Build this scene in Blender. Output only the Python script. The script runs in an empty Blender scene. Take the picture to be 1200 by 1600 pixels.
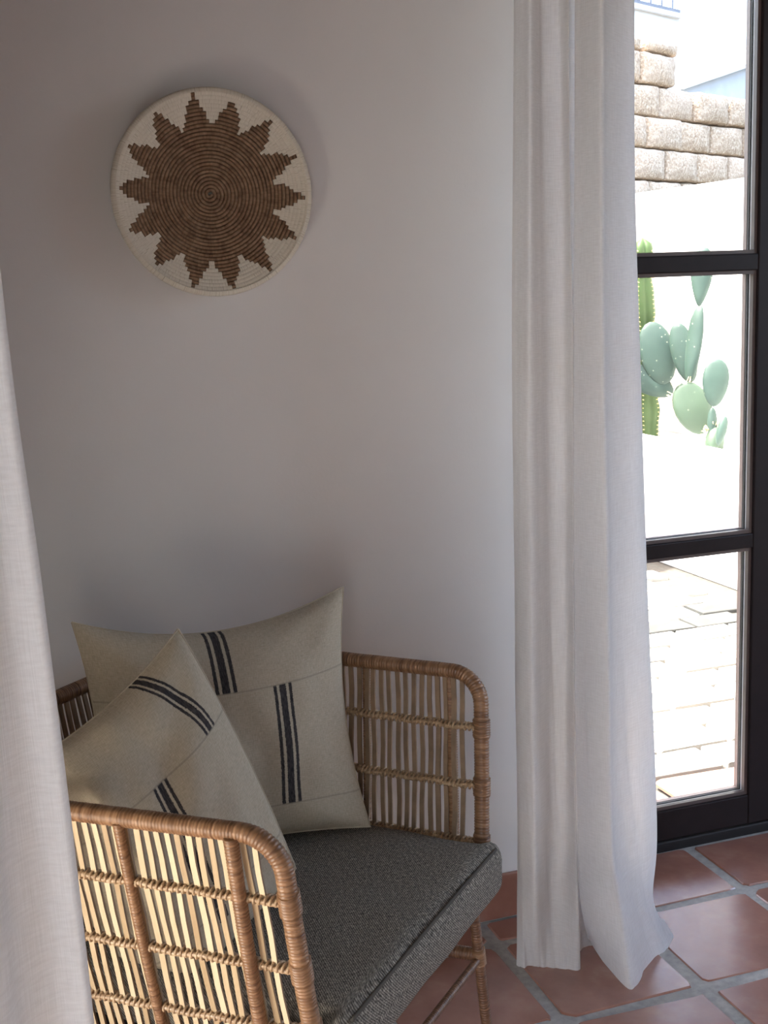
import bpy, math, random
from math import pi, sin, cos, sqrt, radians as R
from mathutils import Vector as V, Matrix, noise as mn
random.seed(7)
sc = bpy.context.scene
col = sc.collection

# ------------------------------------------------------------------ camera
cd = bpy.data.cameras.new('camera'); cam = bpy.data.objects.new('camera', cd); col.objects.link(cam)
cd.sensor_fit = 'HORIZONTAL'; cd.sensor_width = 36.0; cd.lens = 36.0 * 1968.0 / 1200.0
FW = V((0.3250343, 0.9283507, -0.1803265)); RT = V((0.9411602, -0.3362040, -0.0344149)); UP = V((0.0925756, 0.1585301, 0.9830046))
cam.matrix_world = Matrix(((RT.x, UP.x, -FW.x, 0.0), (RT.y, UP.y, -FW.y, 0.0), (RT.z, UP.z, -FW.z, 1.45), (0, 0, 0, 1)))
cd.clip_start = 0.02
sc.camera = cam

# ------------------------------------------------------------------ world, sun, fill lamps, exposure
SUN = V((-0.45, 0.18, 0.87)).normalized()
w = bpy.data.worlds.new('world'); sc.world = w; w.use_nodes = True
wt = w.node_tree; wt.nodes.clear()
wo = wt.nodes.new('ShaderNodeOutputWorld'); wb = wt.nodes.new('ShaderNodeBackground'); ws = wt.nodes.new('ShaderNodeTexSky')
ws.sky_type = 'NISHITA'; ws.sun_disc = False; ws.sun_elevation = math.asin(SUN.z); ws.sun_rotation = math.atan2(SUN.x, SUN.y)
ws.air_density = 1.0; ws.dust_density = 5.0; ws.ozone_density = 1.0
wb.inputs['Strength'].default_value = 1.45
wt.links.new(ws.outputs[0], wb.inputs['Color']); wt.links.new(wb.outputs[0], wo.inputs['Surface'])
def light(name, kind, energy, color, loc, direction, **kw):
    l = bpy.data.lights.new(name, kind); l.energy = energy; l.color = color
    for k, v_ in kw.items(): setattr(l, k, v_)
    o = bpy.data.objects.new(name, l); col.objects.link(o); o.location = loc
    o.rotation_euler = V(direction).to_track_quat('-Z', 'Y').to_euler()
    return o
light('sun', 'SUN', 25.0, (1.0, 0.95, 0.87), (0, 0, 8), -SUN, angle=R(0.6))
# fill lamps added in the unseen openings to brighten the room: doorway on the left, low window beside the chair, window on the right
light('doorway_fill', 'AREA', 15.0, (0.97, 0.98, 1.0), (-0.44, -0.22, 1.10), (0.7, 1, -0.05), shape='RECTANGLE', size=1.05, size_y=1.9)
light('low_window_fill', 'AREA', 5.0, (1.0, 0.88, 0.72), (-0.42, 1.28, 0.50), (1, -0.4, 0.0), shape='RECTANGLE', size=0.5, size_y=0.6)
light('side_window_fill', 'AREA', 7.0, (0.88, 0.94, 1.0), (3.52, 1.4, 1.45), (-1, 0, 0), shape='RECTANGLE', size=1.5, size_y=1.7)
sc.view_settings.view_transform = 'Standard'; sc.view_settings.look = 'None'
sc.view_settings.gamma = 1.0; sc.view_settings.use_curve_mapping = False
sc.view_settings.exposure = 0.33
sc.cycles.max_bounces = 12; sc.cycles.diffuse_bounces = 8; sc.cycles.transparent_max_bounces = 16; sc.cycles.sample_clamp_indirect = 6.0

# ------------------------------------------------------------------ helpers
def empty(name, loc=(0, 0, 0), label=None, cat=None, group=None, kind=None):
    o = bpy.data.objects.new(name, None); col.objects.link(o); o.location = loc; o.empty_display_size = 0.05
    return tag(o, label, cat, group, kind)
def tag(o, label=None, cat=None, group=None, kind=None):
    for k, v_ in (('label', label), ('category', cat), ('group', group), ('kind', kind)):
        if v_: o[k] = v_
    return o
def mesh(name, vs, fs, mat=None, parent=None, smooth=False, uv=None, origin=None):
    """vertices in world space; the object's origin is its parent's (or `origin`)"""
    og = V(origin) if origin is not None else (world_loc(parent) if parent else V((0, 0, 0)))
    m = bpy.data.meshes.new(name)
    m.from_pydata([(V(p) - og)[:] for p in vs], [], fs)
    if smooth: m.polygons.foreach_set('use_smooth', [True] * len(m.polygons))
    if uv:
        l = m.uv_layers.new(name='UVMap'); li = [0] * len(m.loops); m.loops.foreach_get('vertex_index', li)
        buf = []
        for i in li: buf.extend(uv[i])
        l.data.foreach_set('uv', buf)
    if mat: m.materials.append(mat)
    m.update()
    return link(name, m, parent, og)
def world_loc(o):
    v_ = V((0, 0, 0))
    while o: v_ = v_ + o.location; o = o.parent
    return v_
def link(name, m, parent=None, loc=(0, 0, 0), rot=None, scale=None):
    o = bpy.data.objects.new(name, m); col.objects.link(o)
    if parent: o.parent = parent; o.location = V(loc) - world_loc(parent)
    else: o.location = loc
    if rot: o.rotation_euler = rot
    if scale: o.scale = scale
    return o
class MB:
    def __init__(s): s.v = []; s.f = []; s.u = []
    def add(s, vs, fs, us=None):
        n = len(s.v); s.v += [V(p) for p in vs]; s.f += [tuple(i + n for i in f) for f in fs]
        s.u += us if us else [(0, 0)] * len(vs)
    def build(s, name, mat, parent=None, smooth=False, origin=None):
        return mesh(name, s.v, s.f, mat, parent, smooth, s.u, origin)
def box_vf(a, b):
    x0, y0, z0 = a; x1, y1, z1 = b
    return ([(x0, y0, z0), (x1, y0, z0), (x1, y1, z0), (x0, y1, z0), (x0, y0, z1), (x1, y0, z1), (x1, y1, z1), (x0, y1, z1)],
            [(0, 3, 2, 1), (4, 5, 6, 7), (0, 1, 5, 4), (1, 2, 6, 5), (2, 3, 7, 6), (3, 0, 4, 7)])
def box(name, a, b, mat, parent=None, bev=0.0, origin=None):
    if bev > 0:
        c = [(p + q) / 2 for p, q in zip(a, b)]; h = [(q - p) / 2 for p, q in zip(a, b)]
        vs, fs = rbox(h[0], h[1], h[2], bev, 1)
        return mesh(name, [V(p) + V(c) for p in vs], fs, mat, parent, False, None, origin)
    vs, fs = box_vf(a, b); return mesh(name, vs, fs, mat, parent, False, None, origin)
def rbox(hx, hy, hz, r, n=3, sub=0, warp=None):
    """rounded box: cube faces with bands of n quads on each rounded edge and sub+1 quads between"""
    def axis(h):
        e = [-h + r * (1 - cos(pi / 2 * i / n)) * 1.0 for i in range(n)] if n > 1 else [-h]
        mids = [(-h + r) + (2 * (h - r)) * i / (sub + 1) for i in range(sub + 2)]
        return e + mids + [-q for q in reversed(e)]
    H = (hx, hy, hz); vs = []; idx = {}; fs = []
    ax = [axis(h) for h in H]
    def vert(q):
        k = tuple(round(c, 6) for c in q)
        if k in idx: return idx[k]
        p = V([max(-h + r, min(h - r, c)) for c, h in zip(q, H)]); d = V(q) - p
        if d.length > 1e-9: p = p + d.normalized() * r
        if warp: p = warp(p)
        vs.append(p); idx[k] = len(vs) - 1
        return idx[k]
    for a in range(3):
        b, c = (a + 1) % 3, (a + 2) % 3
        for s in (-1, 1):
            for i in range(len(ax[b]) - 1):
                for j in range(len(ax[c]) - 1):
                    q = []
                    for (bi, cj) in ((i, j), (i + 1, j), (i + 1, j + 1), (i, j + 1)):
                        t = [0, 0, 0]; t[a] = s * H[a]; t[b] = ax[b][bi]; t[c] = ax[c][cj]; q.append(vert(t))
                    if s < 0: q.reverse()
                    if len(set(q)) == 4: fs.append(tuple(q))
    return vs, fs
def frames(path):
    """tangent, normal, binormal at each point by parallel transport"""
    P = [V(p) for p in path]; T = []
    for i in range(len(P)):
        t = P[min(i + 1, len(P) - 1)] - P[max(i - 1, 0)]; T.append(t.normalized() if t.length > 1e-9 else V((0, 0, 1)))
    n = T[0].cross(V((0.13, 0.31, 0.94)));
    if n.length < 1e-3: n = T[0].cross(V((1, 0, 0)))
    n.normalize(); out = []
    for i in range(len(P)):
        n = (n - T[i] * n.dot(T[i])).normalized(); out.append((P[i], T[i], n, T[i].cross(n)))
    return out
def tube_vf(path, r, n=8, cap=True, lean=0.0):
    fr = frames(path); vs = []; fs = []; us = []; L = 0.0
    for i, (p, t, a, b) in enumerate(fr):
        if i: L += (p - fr[i - 1][0]).length
        rr = r(i, L) if callable(r) else r
        for k in range(n):
            th = 2 * pi * k / n
            vs.append(p + (a * cos(th) + b * sin(th)) * rr + t * (lean * sin(th)))
            us.append((L, k / n))
    for i in range(len(fr) - 1):
        for k in range(n):
            k2 = (k + 1) % n
            fs.append((i * n + k, i * n + k2, (i + 1) * n + k2, (i + 1) * n + k))
    if cap:
        fs.append(tuple(reversed(range(n)))); m = (len(fr) - 1) * n; fs.append(tuple(range(m, m + n)))
    return vs, fs, us
def resample(path, step):
    P = [V(p) for p in path]; out = [P[0]]; carry = 0.0
    for a, b in zip(P, P[1:]):
        d = (b - a).length
        if d < 1e-9: continue
        s = step - carry
        while s < d: out.append(a + (b - a) * (s / d)); s += step
        carry = d - (s - step)
    if (out[-1] - P[-1]).length > step * 0.3: out.append(P[-1])
    return out
def cr(pts, t):
    """Catmull-Rom through a list at parameter t in 0..len-1"""
    i = max(0, min(len(pts) - 2, int(t))); f = t - i
    p0 = pts[max(i - 1, 0)]; p1 = pts[i]; p2 = pts[i + 1]; p3 = pts[min(i + 2, len(pts) - 1)]
    return 0.5 * ((2 * p1) + (p2 - p0) * f + (2 * p0 - 5 * p1 + 4 * p2 - p3) * f * f + (3 * p1 - p0 - 3 * p2 + p3) * f ** 3)

# ------------------------------------------------------------------ materials
class NT:
    def __init__(s, name):
        s.m = bpy.data.materials.new(name); s.m.use_nodes = True; s.t = s.m.node_tree; s.t.nodes.clear()
        s.out = s.n('ShaderNodeOutputMaterial')
    def n(s, typ, **kw):
        o = s.t.nodes.new(typ)
        for k, v_ in kw.items():
            if k.startswith('i_'): o.inputs[k[2:].replace('_', ' ')].default_value = v_
            else: setattr(o, k, v_)
        return o
    def l(s, a, b): s.t.links.new(a, b)
    def math(s, op, a, b=None, c=None):
        o = s.n('ShaderNodeMath', operation=op)
        for i, x in enumerate((a, b, c)):
            if x is None: continue
            if isinstance(x, (int, float)): o.inputs[i].default_value = x
            else: s.l(x, o.inputs[i])
        return o.outputs[0]
    def coord(s, kind='Object', scale=(1, 1, 1)):
        c = s.n('ShaderNodeTexCoord'); m = s.n('ShaderNodeMapping'); m.inputs['Scale'].default_value = scale
        s.l(c.outputs[kind], m.inputs['Vector']); return m.outputs[0]
    def noise(s, vec, scale, detail=3.0, rough=0.55):
        o = s.n('ShaderNodeTexNoise'); o.inputs['Scale'].default_value = scale; o.inputs['Detail'].default_value = detail; o.inputs['Roughness'].default_value = rough
        s.l(vec, o.inputs['Vector']); return o.outputs[0]
    def ramp(s, fac, stops):
        o = s.n('ShaderNodeValToRGB'); e = o.color_ramp.elements
        while len(e) < len(stops): e.new(0.5)
        for el, (p, c) in zip(e, stops): el.position = p; el.color = (*c, 1)
        s.l(fac, o.inputs[0]); return o.outputs[0]
    def mix(s, fac, a, b, mode='MIX'):
        o = s.n('ShaderNodeMix', data_type='RGBA', blend_type=mode)
        for key, x in ((0, fac), (6, a), (7, b)):
            if isinstance(x, (int, float)): o.inputs[key].default_value = x
            elif isinstance(x, tuple): o.inputs[key].default_value = (*x, 1)
            else: s.l(x, o.inputs[key])
        return o.outputs[2]
    def bump(s, h, strength=0.3, dist=0.002):
        o = s.n('ShaderNodeBump'); o.inputs['Strength'].default_value = strength; o.inputs['Distance'].default_value = dist
        s.l(h, o.inputs['Height']); return o.outputs[0]
    def principled(s, color, rough=0.6, normal=None, spec=0.4, metal=0.0, connect=True):
        b = s.n('ShaderNodeBsdfPrincipled')
        if isinstance(color, tuple): b.inputs['Base Color'].default_value = (*color, 1)
        else: s.l(color, b.inputs['Base Color'])
        if isinstance(rough, (int, float)): b.inputs['Roughness'].default_value = rough
        else: s.l(rough, b.inputs['Roughness'])
        b.inputs['Specular IOR Level'].default_value = spec; b.inputs['Metallic'].default_value = metal
        if normal is not None: s.l(normal, b.inputs['Normal'])
        if connect: s.l(b.outputs[0], s.out.inputs['Surface'])
        return b
    def rand(s): return s.n('ShaderNodeObjectInfo').outputs['Random']
def flat(name, color, rough=0.6, spec=0.4, var=0.12, scale=40.0, bump=0.15, dist=0.001):
    t = NT(name); c = t.coord(); nz = t.noise(c, scale)
    lo = tuple(x * (1 - var) for x in color); hi = tuple(min(1, x * (1 + var)) for x in color)
    t.principled(t.ramp(nz, [(0.3, lo), (0.7, hi)]), rough, t.bump(nz, bump, dist), spec); return t.m
M = {}
def mat_plaster(name, color):
    t = NT(name); c = t.coord()
    a = t.noise(c, 5.0, 4); b = t.noise(c, 170.0, 3)
    h = t.math('ADD', t.math('MULTIPLY', a, 0.8), t.math('MULTIPLY', b, 0.25))
    t.principled(t.ramp(a, [(0.3, tuple(x * 0.97 for x in color)), (0.7, color)]), 0.75, t.bump(h, 0.22, 0.004), 0.25); return t.m
M['plaster'] = mat_plaster('white_plaster', (0.79, 0.785, 0.782))
M['taupe'] = mat_plaster('taupe_plaster', (0.30, 0.27, 0.245))
M['stucco'] = mat_plaster('white_stucco', (0.84, 0.83, 0.81))
def mat_tile():
    t = NT('terracotta_tile'); c = t.coord(); r = t.rand()
    a = t.noise(c, 9.0, 4); b = t.noise(c, 60.0, 3)
    base = t.ramp(a, [(0.25, (0.23, 0.088, 0.056)), (0.55, (0.33, 0.145, 0.098)), (0.8, (0.46, 0.25, 0.185))])
    base = t.mix(t.math('MULTIPLY', r, 0.45), base, (0.30, 0.125, 0.085))
    rg = t.math('ADD', t.math('MULTIPLY', b, 0.07), 0.22)
    h = t.math('ADD', t.math('MULTIPLY', a, 0.7), t.math('MULTIPLY', b, 0.3))
    b_ = t.principled(base, 0.6, t.bump(h, 0.25, 0.004), 0.3); t.l(t.math('ADD', t.math('MULTIPLY', t.noise(c, 24.0, 4, 0.65), 0.7), 0.42), b_.inputs['Coat Weight']); b_.inputs['Coat IOR'].default_value = 2.3; t.l(rg, b_.inputs['Coat Roughness']); return t.m
M['tile'] = mat_tile()
M['ceiling_wood'] = flat('stained_ceiling_boards', (0.15, 0.095, 0.06), 0.6, 0.3, 0.25, 6, 0.2)
M['grout'] = flat('grey_grout', (0.36, 0.35, 0.33), 0.6, 0.4, 0.2, 60, 0.5, 0.003)
M['frame'] = flat('dark_brown_paint', (0.016, 0.010, 0.010), 0.45, 0.25, 0.12, 25, 0.05)
M['bead'] = flat('brown_bead', (0.11, 0.082, 0.074), 0.4, 0.5, 0.1, 25, 0.05)
M['gasket'] = flat('black_gasket', (0.012, 0.012, 0.012), 0.5)
M['threshold'] = flat('black_threshold', (0.016, 0.014, 0.014), 0.5)
M['steel'] = flat('pale_steel', (0.55, 0.55, 0.57), 0.35, 0.5)
def mat_glass():
    t = NT('window_glass'); tr = t.n('ShaderNodeBsdfTransparent'); tr.inputs['Color'].default_value = (0.97, 0.98, 0.975, 1)
    gl = t.n('ShaderNodeBsdfGlossy'); gl.inputs['Roughness'].default_value = 0.02
    f = t.n('ShaderNodeFresnel'); f.inputs['IOR'].default_value = 1.45
    mx = t.n('ShaderNodeMixShader'); t.l(f.outputs[0], mx.inputs[0]); t.l(tr.outputs[0], mx.inputs[1]); t.l(gl.outputs[0], mx.inputs[2])
    t.l(mx.outputs[0], t.out.inputs['Surface']); return t.m
M['glass'] = mat_glass()
def mat_curtain():
    t = NT('white_linen_voile'); c = t.coord('UV')
    m1 = t.n('ShaderNodeMapping'); m1.inputs['Scale'].default_value = (420, 26, 1); t.l(c, m1.inputs['Vector'])
    m2 = t.n('ShaderNodeMapping'); m2.inputs['Scale'].default_value = (26, 420, 1); t.l(c, m2.inputs['Vector'])
    a = t.noise(m1.outputs[0], 1.0, 2); b = t.noise(m2.outputs[0], 1.0, 2)
    h = t.math('ADD', a, b)
    cc = t.ramp(t.math('MULTIPLY', h, 0.5), [(0.35, (0.76, 0.745, 0.735)), (0.65, (0.86, 0.85, 0.845))])
    nb = t.bump(h, 0.18, 0.0012)
    d = t.n('ShaderNodeBsdfDiffuse'); tl = t.n('ShaderNodeBsdfTranslucent')
    for s in (d, tl): t.l(cc, s.inputs['Color']); t.l(nb, s.inputs['Normal'])
    mx = t.n('ShaderNodeMixShader'); mx.inputs[0].default_value = 0.46
    t.l(d.outputs[0], mx.inputs[1]); t.l(tl.outputs[0], mx.inputs[2]); t.l(mx.outputs[0], t.out.inputs['Surface']); return t.m
M['curtain'] = mat_curtain()
def mat_wrap(name, lo, mid, hi, rough=0.38):
    t = NT(name); c = t.coord('UV'); m1 = t.n('ShaderNodeMapping'); m1.inputs['Scale'].default_value = (210, 0.8, 1); t.l(c, m1.inputs['Vector'])
    a = t.noise(m1.outputs[0], 1.0, 2); o = t.noise(t.coord(), 14.0, 3)
    f = t.math('ADD', t.math('MULTIPLY', a, 0.7), t.math('MULTIPLY', o, 0.3))
    t.principled(t.ramp(f, [(0.34, lo), (0.5, mid), (0.66, hi)]), rough, t.bump(a, 0.25, 0.0012), 0.5); return t.m
M['wrap'] = mat_wrap('rattan_wrap', (0.13, 0.060, 0.029), (0.26, 0.140, 0.070), (0.38, 0.220, 0.120))
M['binding'] = mat_wrap('rattan_binding', (0.27, 0.165, 0.085), (0.44, 0.30, 0.175), (0.62, 0.46, 0.29))
def mat_slat():
    t = NT('rattan_slat'); r = t.rand(); c = t.coord('Object', (60, 60, 4)); a = t.noise(c, 2.5, 3)
    f = t.math('ADD', t.math('MULTIPLY', r, 0.6), t.math('MULTIPLY', a, 0.4))
    t.principled(t.ramp(f, [(0.2, (0.44, 0.31, 0.17)), (0.5, (0.61, 0.47, 0.29)), (0.8, (0.72, 0.59, 0.39))]), 0.5, t.bump(a, 0.2, 0.001), 0.4); return t.m
M['slat'] = mat_slat()
M['slat_inner'] = flat('rattan_slat_inner', (0.27, 0.185, 0.115), 0.5, 0.35, 0.25, 30)  # darker brown for the inner and side faces of the slats
M['wrap_shaded'] = mat_wrap('rattan_wrap_shaded', (0.085, 0.038, 0.02), (0.16, 0.078, 0.04), (0.24, 0.125, 0.065))  # same wrap for legs and stretchers, their shadow put into the colour
def mat_tweed():
    t = NT('charcoal_tweed'); c = t.coord('UV')
    def yarn(sx, sy, ph):
        m_ = t.n('ShaderNodeMapping'); m_.inputs['Scale'].default_value = (sx, sy, 1); m_.inputs['Rotation'].default_value = (0, 0, ph); t.l(c, m_.inputs['Vector'])
        return t.noise(m_.outputs[0], 1.0, 1)
    wv = t.n('ShaderNodeTexWave'); wv.inputs['Scale'].default_value = 130.0; wv.inputs['Distortion'].default_value = 3.0; wv.inputs['Detail'].default_value = 1.0; wv.inputs['Detail Scale'].default_value = 3.0; wv.bands_direction = 'DIAGONAL'
    t.l(c, wv.inputs['Vector'])
    a = yarn(520, 130, 0.0); b = yarn(130, 520, 0.2)
    f = t.math('ADD', t.math('MULTIPLY', wv.outputs['Fac'], 0.22), t.math('ADD', t.math('MULTIPLY', a, 0.45), t.math('MULTIPLY', b, 0.33)))
    t.principled(t.ramp(f, [(0.30, (0.040, 0.036, 0.031)), (0.52, (0.17, 0.155, 0.13)), (0.72, (0.46, 0.42, 0.35))]), 0.9, t.bump(f, 0.45, 0.0016), 0.15); return t.m
M['tweed'] = mat_tweed()
def mat_linen(name, bands, seams):
    """natural linen with woven stripes: bands = (s centre, s bend, half width, t0, t1); seams = t positions"""
    t = NT(name); c = t.n('ShaderNodeTexCoord'); sp = t.n('ShaderNodeSeparateXYZ'); t.l(c.outputs['UV'], sp.inputs[0])
    def mp(sx, sy):
        m_ = t.n('ShaderNodeMapping'); m_.inputs['Scale'].default_value = (sx, sy, 1); t.l(c.outputs['UV'], m_.inputs['Vector']); return m_.outputs[0]
    a = t.noise(mp(330, 40), 1.0, 2); b = t.noise(mp(40, 330), 1.0, 2); g = t.noise(mp(6, 6), 1.0, 3)
    h = t.math('ADD', a, b)
    base = t.ramp(t.math('MULTIPLY', h, 0.5), [(0.32, (0.37, 0.322, 0.240)), (0.5, (0.475, 0.418, 0.318)), (0.68, (0.565, 0.508, 0.40))])
    base = t.mix(t.math('MULTIPLY', g, 0.25), base, (0.40, 0.36, 0.29))
    fuzz = t.math('MULTIPLY', t.math('SUBTRACT', t.noise(mp(260, 260), 1.0, 1), 0.5), 0.010)
    mask = None
    for (s0, bend, hw, t0, t1) in bands:
        sc_ = t.math('ADD', sp.outputs[0], fuzz)
        if bend:
            q = t.math('DIVIDE', t.math('SUBTRACT', t1, sp.outputs[1]), t1 - t0)
            q = t.math('MULTIPLY', t.math('POWER', t.math('MAXIMUM', q, 0.0), 1.6), bend); sc_ = t.math('SUBTRACT', sc_, q)
        inb = t.math('COMPARE', sc_, s0, hw); inr = t.math('COMPARE', sp.outputs[1], (t0 + t1) / 2, (t1 - t0) / 2)
        k = t.math('MULTIPLY', inb, inr); mask = k if mask is None else t.math('MAXIMUM', mask, k)
    dark = t.ramp(a, [(0.35, (0.022, 0.022, 0.024)), (0.65, (0.075, 0.066, 0.066))])
    base = t.mix(mask, base, dark)
    sm = None
    for ts, s0, s1 in seams:
        k = t.math('MULTIPLY', t.math('COMPARE', sp.outputs[1], ts, 0.0035), t.math('COMPARE', sp.outputs[0], (s0 + s1) / 2, (s1 - s0) / 2)); sm = k if sm is None else t.math('MAXIMUM', sm, k)
    base = t.mix(t.math('MULTIPLY', sm, 0.55), base, (0.28, 0.25, 0.20))
    hh = t.math('SUBTRACT', t.math('MULTIPLY', h, 0.35), t.math('MULTIPLY', sm, 0.8))
    t.principled(base, 0.9, t.bump(hh, 0.35, 0.0016), 0.15); return t.m
def mat_coil():
    t = NT('brown_coil'); c = t.coord('UV', (160, 1.0, 1)); a = t.noise(c, 1.0, 3); o = t.noise(t.coord(), 55.0, 2)
    f = t.math('ADD', t.math('MULTIPLY', a, 0.6), t.math('MULTIPLY', o, 0.4))
    t.principled(t.ramp(f, [(0.32, (0.135, 0.075, 0.043)), (0.5, (0.255, 0.16, 0.097)), (0.7, (0.38, 0.255, 0.165))]), 0.65, t.bump(a, 0.35, 0.0015), 0.3); return t.m
M['coil'] = mat_coil()
def mat_stitch():
    t = NT('cream_thread'); c = t.coord('UV', (520, 0.5, 1)); a = t.noise(c, 1.0, 2)
    t.principled(t.ramp(a, [(0.28, (0.46, 0.41, 0.31)), (0.42, (0.72, 0.67, 0.56)), (0.7, (0.82, 0.78, 0.68))]), 0.8, t.bump(a, 0.4, 0.0015), 0.2); return t.m
M['stitch'] = mat_stitch()
M['rod'] = flat('bronze_rod', (0.03, 0.024, 0.02), 0.4)
def mat_block():
    t = NT('split_face_block'); c = t.coord(); r = t.rand()
    v_ = t.n('ShaderNodeTexVoronoi'); v_.inputs['Scale'].default_value = 75.0; t.l(c, v_.inputs['Vector'])
    a = t.noise(c, 55.0, 4, 0.7); b = t.noise(c, 7.0, 2)
    base = t.ramp(a, [(0.32, (0.27, 0.165, 0.095)), (0.5, (0.49, 0.36, 0.235)), (0.66, (0.74, 0.61, 0.46))])
    base = t.mix(t.math('MULTIPLY', t.math('ADD', r, b), 0.28), base, (0.62, 0.50, 0.39))
    h = t.math('ADD', a, t.math('MULTIPLY', v_.outputs['Distance'], 0.8))
    t.principled(base, 0.9, t.bump(h, 0.6, 0.012), 0.2); return t.m
M['block'] = mat_block()
def mat_paver():
    t = NT('concrete_paver'); c = t.coord(); r = t.rand(); a = t.noise(c, 22.0, 4)
    base = t.ramp(a, [(0.3, (0.36, 0.345, 0.315)), (0.7, (0.46, 0.445, 0.41))])
    base = t.mix(t.math('MULTIPLY', r, 0.4), base, (0.40, 0.37, 0.325))
    t.principled(base, 0.85, t.bump(a, 0.4, 0.004), 0.25); return t.m
M['paver'] = mat_paver()
M['house_shade'] = flat('shaded_white_render', (0.60, 0.605, 0.61), 0.85, 0.2, 0.05, 6, 0.1)  # white house wall, its shade put into a greyer colour
M['paver_grey'] = flat('dark_grey_paver', (0.052, 0.054, 0.051), 0.85, 0.25, 0.15, 18, 0.3, 0.003)  # darker grey for one patch of pavers
M['sand'] = flat('joint_sand', (0.075, 0.07, 0.062), 0.9, 0.2, 0.2, 50)
M['gravel'] = flat('white_gravel', (0.74, 0.72, 0.69), 0.9, 0.2, 0.15, 45, 0.8, 0.01)
def mat_cactus(name, a_, b_, spots):
    t = NT(name); c = t.coord(); n_ = t.noise(c, 12.0, 3)
    base = t.ramp(n_, [(0.3, a_), (0.7, b_)])
    if spots:
        v_ = t.n('ShaderNodeTexVoronoi'); v_.inputs['Scale'].default_value = 30.0; t.l(c, v_.inputs['Vector'])
        base = t.mix(t.math('LESS_THAN', v_.outputs['Distance'], 0.10), base, (0.238, 0.266, 0.196))
    t.principled(base, 0.55, t.bump(n_, 0.2, 0.01), 0.35); return t.m
M['pad'] = mat_cactus('blue_green_cactus', (0.020, 0.043, 0.034), (0.029, 0.056, 0.044), True)
M['pad_light'] = mat_cactus('pale_green_cactus', (0.034, 0.059, 0.037), (0.044, 0.071, 0.046), True)
M['column'] = mat_cactus('bright_green_cactus', (0.032, 0.063, 0.013), (0.047, 0.084, 0.024), False)
M['spine'] = flat('yellow_spines', (0.75, 0.62, 0.28), 0.7)
M['iron'] = flat('grey_iron', (0.13, 0.14, 0.17), 0.5)
M['leaf'] = flat('shrub_leaf', (0.16, 0.36, 0.10), 0.5, 0.4, 0.3, 8)
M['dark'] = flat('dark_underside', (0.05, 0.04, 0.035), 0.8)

# ------------------------------------------------------------------ the room
YW = 2.456            # inner face of the back wall
XO0, XO1, ZO = 1.195, 2.72, 2.32      # door opening in it
XL, XR, YF, ZC = -0.30, 3.40, -5.00, 2.75
S0 = 'structure'
wb_ = MB()
for a, b in (((XL - .15, YW, -0.06), (XO0, YW + .30, ZC)), ((XO1, YW, -0.06), (XR + .15, YW + .30, ZC)), ((XO0, YW, ZO), (XO1, YW + .30, ZC))): wb_.add(*box_vf(a, b))
tag(wb_.build('wall_back', M['plaster']), kind=S0)
wl = MB()   # left wall: a doorway near the camera and an unseen low window added to light the chair arm
for a, b in (((XL - .22, YF - .2, -0.06), (XL, -.8, ZC)), ((XL - .22, -.8, 2.2), (XL, 0.36, ZC)), ((XL - .22, 0.36, -0.06), (XL, 1.0, ZC)),
             ((XL - .22, 1.0, -0.06), (XL, 1.6, .15)), ((XL - .22, 1.0, 0.85), (XL, 1.6, ZC)), ((XL - .22, 1.6, -0.06), (XL, YW, ZC))): wl.add(*box_vf(a, b))
tag(wl.build('wall_left', M['taupe']), kind=S0)
wr_ = MB()  # right wall with a wide window
for a, b in (((XR, YF - .2, -0.06), (XR + .2, 0.55, ZC)), ((XR, 2.25, -0.06), (XR + .2, YW, ZC)), ((XR, 0.55, -0.06), (XR + .2, 2.25, 0.5)), ((XR, 0.55, 2.4), (XR + .2, 2.25, ZC))): wr_.add(*box_vf(a, b))
tag(wr_.build('wall_right', M['plaster']), kind=S0)
tag(box('wall_front', (XL, YF - .2, -0.06), (XR, YF, ZC), M['plaster']), kind=S0)
tag(box('ceiling', (XL - .2, YF - .2, ZC), (XR + .2, YW + .3, ZC + .15), M['ceiling_wood']), kind=S0)
# unseen eaves added to keep direct sun out of the openings
ev = MB(); ev.add(*box_vf((XL - 1.5, YF - .3, ZC + .16), (XR + .4, YW + 1.0, ZC + .28))); tag(ev.build('added_eaves', M['stucco']), kind=S0)
# frame of the open doorway in the left wall and of the low window added for light, then the right window
def jamb(name, pts, mat, kind=S0):
    b = MB()
    for a, c in pts: b.add(*box_vf(a, c))
    return tag(b.build(name, mat), kind=kind)
jamb('door_2', [((XL - .14, -.8, 0), (XL - .06, -.74, 2.2)), ((XL - .14, .30, 0), (XL - .06, .36, 2.2)), ((XL - .14, -.74, 2.14), (XL - .06, .30, 2.2))], M['frame'])
jamb('added_low_window', [((XL - .14, 1.0, .15), (XL - .06, 1.04, 0.85)), ((XL - .14, 1.56, .15), (XL - .06, 1.6, 0.85)), ((XL - .14, 1.04, .15), (XL - .06, 1.56, .19)), ((XL - .14, 1.04, 0.81), (XL - .06, 1.56, 0.85))], M['frame'])
jamb('window_1', [((XR + .06, 0.55, .5), (XR + .14, 0.61, 2.4)), ((XR + .06, 2.19, .5), (XR + .14, 2.25, 2.4)), ((XR + .06, 0.61, .5), (XR + .14, 2.19, .56)), ((XR + .06, 0.61, 2.34), (XR + .14, 2.19, 2.4)), ((XR + .06, 1.37, .56), (XR + .14, 1.43, 2.34))], M['frame'])

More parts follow.
